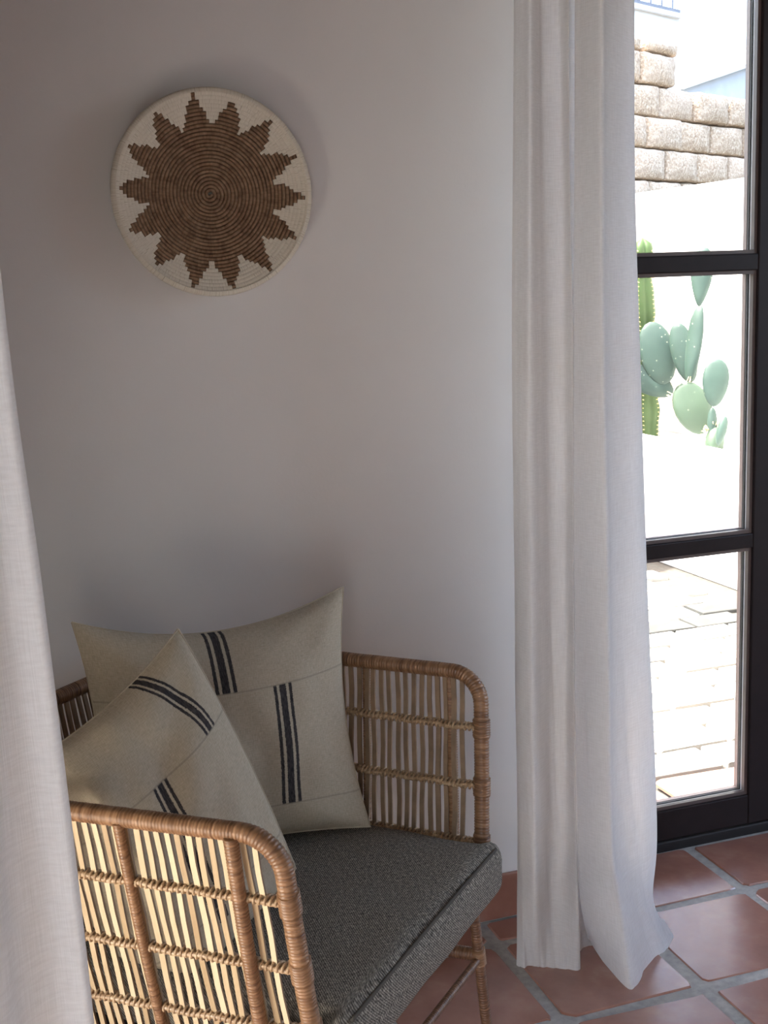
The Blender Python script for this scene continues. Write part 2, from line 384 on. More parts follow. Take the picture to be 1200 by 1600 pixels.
# floor: grout bed with one slab per terracotta tile
fl = tag(box('floor', (XL - .2, YF - .2, -0.12), (XR + .2, YW + .30, -0.0035), M['grout']), kind=S0)
def tile_mesh(name, hx, hy, mat, h=0.012, j=0.005, rc=0.016, bev=0.003):
    """irregular hand-made tile: rounded outline, slightly wavy, eased edge"""
    rnd = random; out = []
    for sx, sy, a0 in ((1, 1, 0), (-1, 1, 90), (-1, -1, 180), (1, -1, 270)):
        c = V((sx * (hx - rc), sy * (hy - rc), 0)); rr = rc * rnd.uniform(0.6, 1.3)
        for a in (0, 45, 90):
            out.append(c + V((cos(R(a0 + a)), sin(R(a0 + a)), 0)) * rr)
        # a point on the next edge
    n = len(out); ring = [p + V((rnd.uniform(-j, j), rnd.uniform(-j, j), 0)) for p in out]
    vs = []; fs = []
    for k, (ins, z) in enumerate(((0.0, -h), (0.0, -bev), (bev * 0.9, 0.0))):
        for p in ring:
            d = V((p.x, p.y, 0)).normalized(); vs.append((p.x - d.x * ins, p.y - d.y * ins, z))
    for k in range(2):
        for i in range(n): fs.append((k * n + i, k * n + (i + 1) % n, (k + 1) * n + (i + 1) % n, (k + 1) * n + i))
    fs.append(tuple(range(2 * n, 3 * n)))
    m = bpy.data.meshes.new(name); m.from_pydata(vs, [], fs); m.materials.append(mat); return m
TS, TX, TY, GR = 0.323, 0.727, 2.352, 0.027
variants = [tile_mesh('floor_tile', TS / 2 - GR / 2, TS / 2 - GR / 2, M['tile']) for _ in range(8)]
def put_tile(m, x, y, r=0.0, z=0.0): return link('floor_tile', m, fl, (x, y, z), (R(random.uniform(-.35, .35)), R(random.uniform(-.35, .35)), r))
for i in range(-3, 9):
    x0 = TX + i * TS
    if x0 < XL - 0.1 or x0 + TS > XR + 0.25: continue
    for k in range(0, 20):
        y1 = TY - k * TS
        if y1 - TS < YF - 0.25: continue
        put_tile(random.choice(variants), x0 + TS / 2, y1 - TS / 2, random.choice((0, 1, 2, 3)) * pi / 2)
    # the cut row between the last full row and the wall or the threshold
    for a, b, deep in ((x0, min(x0 + TS, XO0), YW), (max(x0, XO0), min(x0 + TS, XO1), 2.60)):
        if b - a < 0.06: continue
        hx, hy = (b - a) / 2 - GR / 2, (deep - TY) / 2 - GR / 2 + 0.003
        put_tile(tile_mesh('floor_tile', hx, hy, M['tile'], j=0.003, rc=0.012), (a + b) / 2, (deep + TY) / 2)
# terracotta skirting tiles at the foot of the back wall
bs = tag(box('baseboard_back', (XL, YW - 0.002, 0.0), (XO0, YW + 0.001, 0.105), M['grout']), kind=S0)
x = XL
while x < XO0 - 0.02:
    x2 = min(x + 0.315, XO0 - 0.002)
    vs, fs = rbox((x2 - x) / 2 - .003, 0.0055, 0.0535, 0.004, 2)
    m = bpy.data.meshes.new('baseboard_tile'); m.from_pydata([p[:] for p in vs], [], fs); m.materials.append(M['tile'])
    link('baseboard_tile', m, bs, ((x + x2) / 2, YW - 0.0055, 0.0555)); x = x2

# ------------------------------------------------------------------ the glazed patio door
YD = 2.60
dr = empty('door_1', (XO0, YD, 0), kind=S0)
def dbox(name, a, b, mat, bev=0.003): return box(name, a, b, mat, dr, bev)
dbox('jamb', (XO0, YD + .004, 0), (XO0 + .02, YD + .09, ZO), M['frame']); dbox('jamb', (XO1 - .045, YD + .004, 0), (XO1, YD + .09, ZO), M['frame'])
dbox('head', (XO0 + .02, YD + .004, ZO - .045), (XO1 - .045, YD + .09, ZO), M['frame'])
def leaf(x0, x1, sl, sr):
    y0, y1 = YD, YD + 0.058
    dbox('stile', (x0, y0, 0.026), (x0 + sl, y1, ZO - .05), M['frame']); dbox('stile', (x1 - sr, y0, 0.026), (x1, y1, ZO - .05), M['frame'])
    gx0, gx1 = x0 + sl, x1 - sr
    rails = [(0.026, 0.106), (0.7625, 0.799), (1.445, 1.4845), (2.19, ZO - .05)]
    for z0, z1 in rails: dbox('rail', (gx0, y0 + .001, z0), (gx1, y1 - .001, z1), M['frame'])
    for (z0, z1) in ((rails[0][1], rails[1][0]), (rails[1][1], rails[2][0]), (rails[2][1], rails[3][0])):
        dbox('glass_pane', (gx0 + .003, YD + .026, z0 + .003), (gx1 - .003, YD + .032, z1 - .003), M['glass'], 0)
        b = MB(); g = MB(); s = MB()
        for yy, th in ((YD + .008, .012), (YD + .038, .014)):
            for a, c in (((gx0, yy, z0), (gx0 + .009, yy + th, z1)), ((gx1 - .009, yy, z0), (gx1, yy + th, z1)), ((gx0 + .009, yy, z0), (gx1 - .009, yy + th, z0 + .009)), ((gx0 + .009, yy, z1 - .009), (gx1 - .009, yy + th, z1))): b.add(*box_vf(a, c))
        for a, c in (((gx0, YD + .0205, z0), (gx0 + .0075, YD + .0255, z1)), ((gx1 - .0075, YD + .0205, z0), (gx1, YD + .0255, z1)), ((gx0, YD + .0205, z0), (gx1, YD + .0255, z0 + .0075)), ((gx0, YD + .0205, z1 - .0075), (gx1, YD + .0255, z1))): s.add(*box_vf(a, c))
        for a, c in (((gx0, YD + .0325, z0), (gx0 + .0075, YD + .0375, z1)), ((gx1 - .0075, YD + .0325, z0), (gx1, YD + .0375, z1)), ((gx0, YD + .0325, z0), (gx1, YD + .0375, z0 + .0075)), ((gx0, YD + .0325, z1 - .0075), (gx1, YD + .0375, z1))): g.add(*box_vf(a, c))
        b.build('glazing_bead', M['bead'], dr); s.build('glazing_seal', M['steel'], dr); g.build('gasket', M['gasket'], dr)
leaf(1.218, 1.976, .055, .091)
leaf(1.980, 2.672, .091, .085)
tag(box('trim_1', (XO0, YD - .002, -0.006), (XO1, YD + .11, 0.0235), M['threshold'], None, 0.004), kind=S0)

# ------------------------------------------------------------------ outdoors
pt = tag(box('patio', (-7, YW + .31, -0.30), (12, 13, -0.068), M['sand']), kind=S0)
tag(box('trim_3', (-9, -4.0, -0.30), (XL - .23, YW + .305, -0.06), M['paver']), kind=S0)      # paving along the left side of the house
PX, PY, PG = 0.262, 0.168, 0.016
pv = []
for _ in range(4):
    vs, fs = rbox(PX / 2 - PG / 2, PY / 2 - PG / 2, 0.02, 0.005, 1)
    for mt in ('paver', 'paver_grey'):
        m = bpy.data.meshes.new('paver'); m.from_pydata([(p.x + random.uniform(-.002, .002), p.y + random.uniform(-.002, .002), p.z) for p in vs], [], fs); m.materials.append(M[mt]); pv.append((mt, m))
y = 3.125; row = 0
while y < 6.0:
    x = 1.40 + (PX / 2 if row % 2 else 0)
    while x + PX < 3.49:
        cx, cy = x + PX / 2, y + PY / 2
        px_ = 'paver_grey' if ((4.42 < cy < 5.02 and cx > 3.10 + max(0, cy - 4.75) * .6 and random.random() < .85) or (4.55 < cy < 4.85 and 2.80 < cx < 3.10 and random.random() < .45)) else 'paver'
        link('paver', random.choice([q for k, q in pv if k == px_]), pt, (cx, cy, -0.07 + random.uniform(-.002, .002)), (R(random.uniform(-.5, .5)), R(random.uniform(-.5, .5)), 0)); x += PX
    y += PY; row += 1
for i in range(6):
    link('floor_tile', random.choice(variants), pt, (1.25 + .323 * (i + .5), 2.945, -0.045))
# planter: low front wall, gravel bed, tall white wall behind it
pl = empty('planter_wall', (3.5, 4.4, -0.07), 'low white stucco planter wall running away from the patio, cacti behind it', 'planter')
vs, fs = rbox(0.06, 2.4, 0.325, 0.02, 2, 6, lambda p: p + V((mn.noise(p * 2.1) * .008, 0, mn.noise(p * 3 + V((4, 0, 0))) * .006)))
mesh('wall_front_face', [p + V((3.57, 4.4, 0.255)) for p in vs], fs, M['stucco'], pl, True)
b = MB(); N = 40
for i in range(N + 1):
    for k in range(9):
        x_, y_ = 3.62 + k * .045, 2.02 + i * 4.76 / N; b.v.append(V((x_, y_, 0.535 + mn.noise(V((x_ * 9, y_ * 9, 0))) * .02))); b.u.append((x_, y_))
for i in range(N):
    for k in range(8): b.f.append((i * 9 + k, i * 9 + k + 1, (i + 1) * 9 + k + 1, (i + 1) * 9 + k))
tag(b.build('gravel_bed', M['gravel'], None, True), 'white gravel filling the planter round the cacti', 'gravel', None, 'stuff')
gw = empty('garden_wall', (4.0, 4.4, -0.07), 'tall plain white stucco wall behind the cacti, below the block wall', 'wall')
vs, fs = rbox(0.09, 2.6, 0.99, 0.02, 2, 6, lambda p: p + V((mn.noise(p * 1.7) * .008, 0, mn.noise(p * 2 + V((9, 0, 0))) * .006)))
mesh('wall_body', [p + V((4.08, 4.4, 0.92)) for p in vs], fs, M['stucco'], gw, True)
# split-face retaining wall, one mesh object per block
DW = V((0.898, 0.4394, 0)).normalized(); NW = V((0.4394, -0.898, 0)).normalized(); P0 = V((4.274, 7.206, 0))
rw = empty('retaining_wall', (P0.x, P0.y, -0.07), 'stacked tan split-face concrete block retaining wall beyond the white garden wall', 'retaining wall')
ang = math.atan2(DW.y, DW.x)
def block_mesh(bw, bh):
    sd = random.uniform(0, 50)
    def wp(p):
        k = 1 if p.y < -0.05 else 0                   # front face bulges and roughens
        q = V(p); n_ = mn.noise(p * 14 + V((sd, 0, 0)))
        if k: q.y += n_ * .014 - .03 * max(0, 1 - (p.x / (bw / 2)) ** 2) * max(0, 1 - (p.z / (bh / 2)) ** 2)
        if k: q.x *= .955; q.z *= .965
        q.x += mn.noise(p * 11 + V((0, sd, 0))) * .009 * k; q.z += mn.noise(p * 11 + V((0, 0, sd))) * .008 * k
        return q
    vs, fs = rbox(bw / 2, 0.11, bh / 2, 0.022, 2, 3, wp)
    m = bpy.data.meshes.new('concrete_block'); m.from_pydata([p[:] for p in vs], [], fs); m.materials.append(M['block'])
    m.polygons.foreach_set('use_smooth', [True] * len(m.polygons)); return m
bms = [block_mesh(0.422, 0.196) for _ in range(7)]; caps = [block_mesh(0.422, 0.085) for _ in range(3)]
rows_ = [-0.17, .03, .23, .43, .63, .83, 1.03, 1.23, 1.43, 1.63, 1.83, 2.033, 2.233, 2.436, 2.638, 2.84]
for k, z0 in enumerate(rows_):
    off = 0.416 if k % 2 == 1 else 0.196
    if z0 > 2.8: off = 0.24
    for i in range(-7, 6):
        t0 = off + (i - 1) * 0.43; t1 = t0 + 0.43
        if (z0 > 2.6 and t0 > 0.60) or (z0 < 1.6 and t0 > -.2): continue     # nothing shows behind the garden wall
        half = z0 > 2.6 and t1 > 0.72
        cap = z0 > 2.8
        back = ((k - 8) * 0.012)
        c = P0 + DW * ((t0 + t1) / 2 - (.09 if half else 0)) - NW * (0.11 + back + random.uniform(-.030, .022)); c.z = z0 + (0.0425 if cap else 0.10)
        link('concrete_block', random.choice(caps if cap else bms), rw, c, (0, 0, ang + R(random.uniform(-3, 3))), (0.58, 1, 1) if half else None)
bk = MB(); o_ = P0 - NW * 0.30
def wallbox(P, t0, t1, d0, d1, z0, z1, target):
    q = []
    for z in (z0, z1):
        for t, d in ((t0, d0), (t1, d0), (t1, d1), (t0, d1)): p = P + DW * t - NW * d; q.append((p.x, p.y, z))
    target.add(q, box_vf((0, 0, 0), (1, 1, 1))[1])
wallbox(P0, -3.0, 2.6, .26, .5, -.07, 2.6, bk); wallbox(P0, -3.0, .69, .26, .5, 2.6, 2.87, bk)
bk.build('backfill', M['sand'], rw)
# white house above, its terrace railing and plants; neighbour's house further off
PH = V((6.696, 10.876, 0))
uh = empty('terrace_house', (PH.x, PH.y, -0.07), 'white rendered house high above the block wall, carrying a terrace railing', 'house')
b = MB(); wallbox(PH, -2.5, .44, 0.02, .9, -.07, 3.86, b); b.build('terrace_wall', M['stucco'], uh)
b = MB(); wallbox(PH, -2.5, .42, -.03, .06, 3.835, 3.875, b); b.build('coping', M['stucco'], uh)
rl = empty('terrace_railing', (PH.x, PH.y, 3.875), 'grey metal railing with upright bars at the top edge of the terrace', 'railing')
b = MB(); wallbox(PH, -2.4, .42, 0.0, .05, 3.875, 3.915, b); b.build('bottom_rail', M['iron'], rl)
b = MB(); wallbox(PH, -2.4, .42, 0.0, .05, 4.80, 4.84, b); b.build('top_rail', M['iron'], rl)
for i in range(12):
    b = MB(); t = .300 - .1895 * i; wallbox(PH, t - .011, t + .011, .012, .036, 3.915, 4.80, b); b.build('baluster', M['iron'], rl)
for px_, dy, s_ in ((-.34, .22, .9), (-.13, .26, .8)):
    b = MB(); c0 = PH + DW * px_ - NW * dy; c0.z = 3.865
    rnd = random.Random(int(px_ * 100))
    sh = empty('terrace_shrub', c0, 'leafy green plant behind the terrace railing, ' + ('farther left' if px_ < -.3 else 'farther right'), 'plant')
    st = MB()
    for q in range(5):
        a = rnd.uniform(0, 6.28); tip = c0 + V((cos(a) * .05, sin(a) * .05, .5 * s_ * rnd.uniform(.6, 1)))
        st.add(*tube_vf([c0, (c0 + tip) / 2 + V((.01, 0, 0)), tip], .007, 5))
        for j in range(9):
            p = c0.lerp(tip, rnd.uniform(.25, 1)); a2 = rnd.uniform(0, 6.28); L = rnd.uniform(.07, .12)
            d = V((cos(a2), sin(a2), rnd.uniform(-.2, .8))).normalized(); sd = d.cross(V((0, 0, 1))).normalized() * .022; up = sd.cross(d) * .25
            b.add([p, p + d * L * .5 + sd - up, p + d * L, p + d * L * .5 - sd - up, p + d * L * .5 + up], [(0, 1, 4), (1, 2, 4), (2, 3, 4), (3, 0, 4)])
    st.build('stem', M['leaf'], sh); tag(b.build('foliage', M['leaf'], sh), kind='stuff')
PN = V((9.506, 13.899, 0))
nh = empty('neighbour_house', (PN.x, PN.y, -0.07), 'pale neighbouring house with a sloping roof edge seen above the block wall', 'house')
b = MB(); q = []
for d in (0.0, 3.0):
    for t, z in ((-1.0, -.07), (2.4, -.07), (2.4, 4.42), (-1.0, 3.56)): p = PN + DW * t - NW * d; q.append((p.x, p.y, z))
b.add(q, [(0, 1, 2, 3), (7, 6, 5, 4), (1, 0, 4, 5), (2, 1, 5, 6), (3, 2, 6, 7), (0, 3, 7, 4)]); b.build('gable_wall', M['house_shade'], nh)
b = MB(); q = []
for d in (-.12, 3.1):
    for t, z in ((-1.1, 3.54), (2.5, 4.45), (2.5, 4.50), (-1.1, 3.59)): p = PN + DW * t - NW * d; q.append((p.x, p.y, z))
b.add(q, [(0, 1, 2, 3), (7, 6, 5, 4), (1, 0, 4, 5), (2, 1, 5, 6), (3, 2, 6, 7), (0, 3, 7, 4)]); b.build('roof', M['stucco'], nh)

# cacti in the planter; every pad has its own mesh
VD = V((3.75, 5.7, -.75)).normalized(); VR = VD.cross(V((0, 0, 1))).normalized(); VU = VR.cross(VD)
def pad(name, parent, c, rw_, rh, roll=0.0, turn=0.0, th=0.018, mat='pad', egg=0.18, tilt=0.0):
    """a flat egg-shaped cactus pad, narrower at its foot; axes face the path, then turned"""
    up = (VU * cos(R(roll)) + VR * sin(R(roll))); rt = (VR * cos(R(roll)) - VU * sin(R(roll)))
    nr = rt.cross(up)
    rt2 = rt * cos(R(turn)) + nr * sin(R(turn)); nr = rt2.cross(up)
    vs = []; fs = []; n, m_ = 18, 10
    for i in range(m_ + 1):
        ph = -pi / 2 + pi * i / m_
        for k in range(n):
            th_ = 2 * pi * k / n; x_ = cos(ph) * cos(th_); z_ = sin(ph); y_ = cos(ph) * sin(th_)
            wx = x_ * rw_ * (1 + egg * z_ - .12 * egg * z_ * z_)
            p = V(c) + rt2 * wx + up * (z_ * rh) + nr * (y_ * th * (1.15 - .3 * z_))
            vs.append(p + nr * (mn.noise(p * 6) * .012) + up * 0)
    for i in range(m_):
        for k in range(n):
            k2 = (k + 1) % n; fs.append((i * n + k, i * n + k2, (i + 1) * n + k2, (i + 1) * n + k))
    return mesh(name, vs, fs, M[mat], parent, True)
pc = empty('prickly_pear', (3.75, 5.52, 0.53), 'prickly pear cactus of flat blue-green pads growing at the white wall', 'cactus')
U = .00332
pad('trunk_pad', pc, (3.75, 5.518, .575), 15 * U, 24 * U, 4, 20, .04, 'pad_light', .0)
pad('pad', pc, (3.74, 5.70, .735), 29 * U, 44 * U, -24, 0, .022, 'pad_light', .05)
pad('pad', pc, (3.73, 6.035, 1.010), 29 * U, 53 * U, -14, 0, .022, 'pad', .02)
pad('pad', pc, (3.80, 5.885, 1.015), 20 * U, 50 * U, -14, 10, .022, 'pad', .06)
pad('pad', pc, (3.70, 6.06, .855), 22 * U, 42 * U, -62, 0, .022, 'pad', .10)
pad('pad', pc, (3.77, 5.742, 1.065), 14 * U, 64 * U, 8, 30, .018, 'pad', .05)
pad('pad', pc, (3.77, 5.680, 1.415), 17 * U, 46 * U, 4, 10, .018, 'pad', .38)
pad('pad', pc, (3.75, 5.514, .880), 20 * U, 37 * U, 4, 0, .02, 'pad', .18)
pad('pad', pc, (3.75, 5.538, .665), 7.5 * U, 26 * U, 0, 0, .018, 'pad', .1)
pad('pad', pc, (3.74, 5.440, .640), 7.5 * U, 23 * U, 14, 0, .018, 'pad', .1)
sp_ = MB(); rnd = random.Random(3)
for c, rw_, rh, roll, a0, a1 in (((3.735, 5.70, .735), 29 * U, 44 * U, -24, 60, 200), ((3.75, 5.518, .575), 15 * U, 24 * U, 4, 20, 160)):
    for i in range(40):
        a = R(rnd.uniform(a0, a1)); up = (VU * cos(R(roll)) + VR * sin(R(roll))); rt = (VR * cos(R(roll)) - VU * sin(R(roll)))
        p = V(c) + rt * cos(a) * rw_ + up * sin(a) * rh; d = (rt * cos(a) + up * sin(a) + V((rnd.uniform(-.6, .6), rnd.uniform(-.6, .6), rnd.uniform(-.6, .6)))).normalized()
        sp_.add(*tube_vf([p, p + d * .03], .0022, 3)[:2])
tag(sp_.build('spines', M['spine'], pc), kind='stuff')
cc = empty('column_cactus', (3.75, 6.19, .50), 'tall ribbed bright green column cactus beside the white curtain edge', 'cactus')
vs = []; fs = []; n, hgt = 40, 38
for i in range(hgt + 1):
    z = .50 + 1.135 * i / hgt; q = i / hgt
    rr = .052 * (1 + .10 * sin(z * 21) + .05 * sin(z * 47 + 1)) * (1 - .15 * max(0, q - .7)) * (sqrt(max(0, 1 - ((q - .93) / .07) ** 2)) if q > .93 else 1) + 1e-4
    for k in range(n):
        a = 2 * pi * k / n; rib = 1 + .30 * abs(cos(a * 2.5)) - .1
        vs.append((3.75 + .02 * sin(z * 3) + cos(a) * rr * rib, 6.19 + sin(a) * rr * rib, z))
for i in range(hgt):
    for k in range(n): k2 = (k + 1) % n; fs.append((i * n + k, i * n + k2, (i + 1) * n + k2, (i + 1) * n + k))
mesh('stem', vs, fs, M['column'], cc, True)
sp_ = MB()
for i in range(44):
    z = .53 + i * .024
    for rb in range(5):
        a = 2 * pi * rb / 5; p = V((3.75 + .02 * sin(z * 3) + cos(a) * .064, 6.19 + sin(a) * .064, z)); d = V((cos(a), sin(a), .2))
        sp_.add(*tube_vf([p - d * .008, p + d * .012], .003, 3)[:2])
tag(sp_.build('spines', M['spine'], cc), kind='stuff')

# ------------------------------------------------------------------ rattan armchair
CH = V((0.401, 1.971, 0.0)); CA = R(-45); CU = V((cos(CA), sin(CA), 0)); CV = V((-sin(CA), cos(CA), 0)); CZ = V((0, 0, 1))
ZT, ZB = 0.745, 0.345
chair = empty('rattan_armchair', CH, 'natural rattan tub armchair with slatted sides and wrapped rim in the corner', 'armchair')
HF, HWD, RC = 0.309, 0.361, 0.17            # half depth, half width, back corner radius
HB = 0.335
def plan():
    """near arm splays outwards towards the back, far arm runs straight; round back corners"""
    wn, wf_ = HWD + .048, HWD + .006
    pts = [(HF - i / 40 * (HF + HB - RC), -HWD - .048 * i / 40) for i in range(40)]
    for i in range(24): a = (i / 24) * pi / 2; pts.append((-HB + RC - RC * sin(a), -wn + RC - RC * cos(a)))
    for i in range(41): f = i / 40; pts.append((-HB - .012 * sin(pi * f), (-wn + RC) * (1 - f) + (wf_ - RC) * f))
    for i in range(1, 25): a = (1 - i / 24) * pi / 2; pts.append((-HB + RC - RC * sin(a), wf_ - RC + RC * cos(a)))
    for i in range(1, 41): pts.append((-HB + RC + i / 40 * (HF + HB - RC), wf_))
    return pts
PL = [V((a, b, 0)) for a, b in plan()]
PLEN = [0.0]
for a, b in zip(PL, PL[1:]): PLEN.append(PLEN[-1] + (b - a).length)
LT = PLEN[-1]
def at_s(s):
    s = max(0.0, min(LT, s)); lo, hi = 0, len(PLEN) - 1
    while hi - lo > 1:
        mid = (lo + hi) // 2
        if PLEN[mid] <= s: lo = mid
        else: hi = mid
    f = (s - PLEN[lo]) / max(1e-9, PLEN[hi] - PLEN[lo]); p = PL[lo].lerp(PL[hi], f); t = (PL[min(hi + 1, len(PL) - 1)] - PL[max(lo - 1, 0)]).normalized()
    return p, V((t.y, -t.x, 0)) * -1.0 if False else V((-t.y, t.x, 0))
def ins(dz): return .125 * dz + .10 * dz * dz
def tub(s, dz, out=0.0):
    """point on the tub wall: s along the rim from the near front, dz below the rim"""
    p, t = at_s(s); p2, _ = at_s(min(LT, s + 1e-3)); p1, _ = at_s(max(0, s - 1e-3)); tt = (p2 - p1).normalized()
    nin = V((-tt.y, tt.x, 0))
    if nin.dot(V((-.02, 0, 0)) - p) < 0: nin = -nin
    q = p + nin * (ins(dz) - out) + V((.045 * dz, 0, 0))
    return CH + CU * q.x + CV * q.y + CZ * (ZT - dz)
def wrapped(path, r, name, pitch=.0052, n=10, lean=.0016):
    pp = resample(path, pitch / 4)
    def rad(i, L): ph = (L / pitch) % 1.0; return r * (0.90 + .11 * sqrt(max(0, sin(pi * ph)))) * (1 + .03 * mn.noise(V((L * 60, r * 900, 0))))
    vs, fs, us = tube_vf(pp, rad, n, True, lean)
    return mesh(name, vs, fs, M['wrap_shaded' if name in ('leg', 'stretcher') else 'wrap'], chair, True, us)
RB = 0.055
rim = [tub(0, d) for d in [ZT - ZB - i * .02 for i in range(int((ZT - ZB - RB) / .02) + 1)]]
for i in range(9): a = i / 8 * pi / 2; rim.append(tub(RB * (1 - cos(a)), RB * (1 - sin(a))))
s = RB + .01
while s < LT - RB - .005: rim.append(tub(s, 0)); s += .012
for i in range(9): a = (1 - i / 8) * pi / 2; rim.append(tub(LT - RB * (1 - cos(a)), RB * (1 - sin(a))))
rim += [tub(LT, d) for d in [RB + .02 + i * .02 for i in range(int((ZT - ZB - RB) / .02))]]
rim_o = wrapped(rim, .0139, 'rim'); rim_o['label'] = 'brown wrapped rim running round the top and down the front posts'
base = [tub(LT * i / 120, ZT - ZB) for i in range(121)] + [tub(LT, ZT - ZB) + CU * -.03 + CV * -.04, tub(0, ZT - ZB) + CU * -.03 + CV * .04, tub(0, ZT - ZB)]
wrapped(base, .012, 'seat_frame')
# upright slats
SP = .0162; ns = int((LT - .05) / SP); s0 = (LT - (ns - 1) * SP) / 2
smb = []
for i in range(ns):
    s = s0 + i * SP + random.uniform(-.0014, .0014); top = 0.006
    e = min(s, LT - s)
    if e < RB: top = RB - sqrt(max(0, RB ** 2 - (RB - e) ** 2)) + .006
    wd = random.uniform(.0038, .0047); th = .0022; lean = random.uniform(-.003, .003); vs = []; fs = []
    K = 8
    for k in range(K + 1):
        dz = top + (ZT - ZB - top) * k / K; ss = s + lean * (k / K - .4) + (.0012 * sin(k * 1.7 + i))
        a = tub(ss - wd, dz, th); b_ = tub(ss + wd, dz, th); c = tub(ss + wd, dz, -th); d = tub(ss - wd, dz, -th); vs += [a, b_, c, d]
    for k in range(K):
        for j in range(4): j2 = (j + 1) % 4; fs.append((k * 4 + j, k * 4 + j2, k * 4 + 4 + j2, k * 4 + 4 + j))
    fs += [(3, 2, 1, 0), (K * 4, K * 4 + 1, K * 4 + 2, K * 4 + 3)]
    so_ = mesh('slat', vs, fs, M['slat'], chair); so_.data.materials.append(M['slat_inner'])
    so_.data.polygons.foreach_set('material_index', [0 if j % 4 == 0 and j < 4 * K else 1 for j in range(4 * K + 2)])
# three horizontal bands: a cane inside and outside the slats, lashed round with a spiral strand
for dz in (.098, .203, .305):
    b = MB()
    for off in (.0062, -.0062):
        b.add(*tube_vf([tub(LT * i / 160, dz + .002 * sin(i * .9), off) for i in range(161)], .0040, 6))
    K = int(LT / (SP / 2)) * 10; pts = []
    for i in range(K + 1):
        a = 2 * pi * i / 10; pts.append(tub(LT * i / K, dz + .0062 * sin(a), .0100 * cos(a)))
    b.add(*tube_vf(pts, .0023, 5))
    b.build('lashing', M['binding'], chair, True)
# wrapped uprights outside the slats
for s, r in ((.066, .0105), (.236, .0078), (.46, .0078), (.735, .0085), (LT / 2, .0085), (LT - .735, .0085), (LT - .46, .0078), (LT - .236, .0078), (LT - .066, .0105)):
    path = [tub(s + (.018 * d if r > .01 else 0), d, .009 + (.016 * d if r > .01 else .0)) for d in [.004 + i * .02 for i in range(20)]]
    wrapped(path, r, 'upright', .0048, 9, .001)
# collars where the bands meet the front posts
for s in (0.0, LT):
    for dz in (.098, .203, .305):
        wrapped([tub(s, dz - .016, .0), tub(s, dz + .016, .0)], .0163, 'collar', .0045, 10, .003)
# legs and stretchers
def cl(a, b, z): return CH + CU * a + CV * b + CZ * z
LG = {}
for nm, a, b in (('nf', .312, -.285), ('ff', .325, .298), ('fb', -.255, .24), ('nb', -.255, -.24)):
    top = cl(a - .012, b * .97, .352); foot = cl(a + (.012 if a > 0 else -.03), b * 1.03, .004); LG[nm] = (top, foot)
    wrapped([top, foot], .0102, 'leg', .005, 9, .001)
def on_leg(nm, z): t, f = LG[nm]; k = (t.z - z) / (t.z - f.z); return t.lerp(f, k)
for a, b, r, z in (('ff', 'fb', .0125, .232), ('nf', 'nb', .0125, .232), ('ff', 'nf', .0072, .225), ('fb', 'nb', .0072, .225)):
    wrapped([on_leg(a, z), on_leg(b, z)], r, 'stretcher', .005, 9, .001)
for nm in LG: wrapped([on_leg(nm, .245), on_leg(nm, .215)], .0135, 'collar', .0045, 9, .002)
# woven seat board under the cushion
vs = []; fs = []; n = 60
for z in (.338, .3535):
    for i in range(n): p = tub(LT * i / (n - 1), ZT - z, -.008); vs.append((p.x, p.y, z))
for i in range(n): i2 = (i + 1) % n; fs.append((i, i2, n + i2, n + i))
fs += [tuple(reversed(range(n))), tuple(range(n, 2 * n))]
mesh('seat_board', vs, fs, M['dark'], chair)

# ------------------------------------------------------------------ seat cushion
cu0 = cl(0.02, 0.0, 0.366)
def inner_half(x_):                                  # half width between the arms at seat height
    f = max(0, min(1, (HF - x_) / (HF + HB - RC))); return HWD + .004 * f - ins(.29) - .018
CX, CB = .034, .354
def cushion_vf():
    hx, hy, hz, r, n = .336, .30, .052, .034, 4
    vs, fs = rbox(hx, hy, hz, r, n, 16)
    out = []; uv = []
    for p in vs:
        sx = p.x / hx; sy = p.y / hy
        q = V(p)
        xx = p.x + CX
        hwid = inner_half(xx)
        if xx < -HB + .2:                            # follow the round back
            hwid = min(hwid, inner_half(-HB + .2) - .10 * ((-HB + .2 - xx) / .2) ** 2)
        f = max(0, min(1, (xx - .335) / .016)); hwid += .026 * f * f * (3 - 2 * f)
        q.y = sy * hwid
        crown = max(0, (1 - sx * sx)) * max(0, (1 - sy * sy))
        if p.z > 0: q.z += .012 * crown + .006 * mn.noise(V((p.x * 7, p.y * 7, 1))) + .0035 * max(0, 1 - 5 * abs(mn.noise(V((p.x * 5 + p.y * 2, p.y * 4, 14)))))
        q.x += .004 * mn.noise(V((p.y * 9, p.z * 20, 3))) * (1 if sx > .8 else 0)
        out.append(cl(q.x + CX, q.y, CB + hz + q.z)); uv.append((p.x + p.z, p.y))
    return out, fs, uv
seat = empty('seat_cushion', cl(CX, 0, CB), 'charcoal tweed seat cushion lying in the rattan armchair', 'cushion')
vs, fs, uv = cushion_vf(); mesh('cover', vs, fs, M['tweed'], seat, True, uv)
pp = []
for y_ in [-.285 + i * .0095 for i in range(61)]:
    pp.append(cl(CX + .336 - .007, y_ * 1.0, CB + .104 - .008 + .003 * max(0, 1 - (y_ / .3) ** 2)))
mesh('piping', *tube_vf(pp, .0032, 6)[:2], M['tweed'], seat, True)

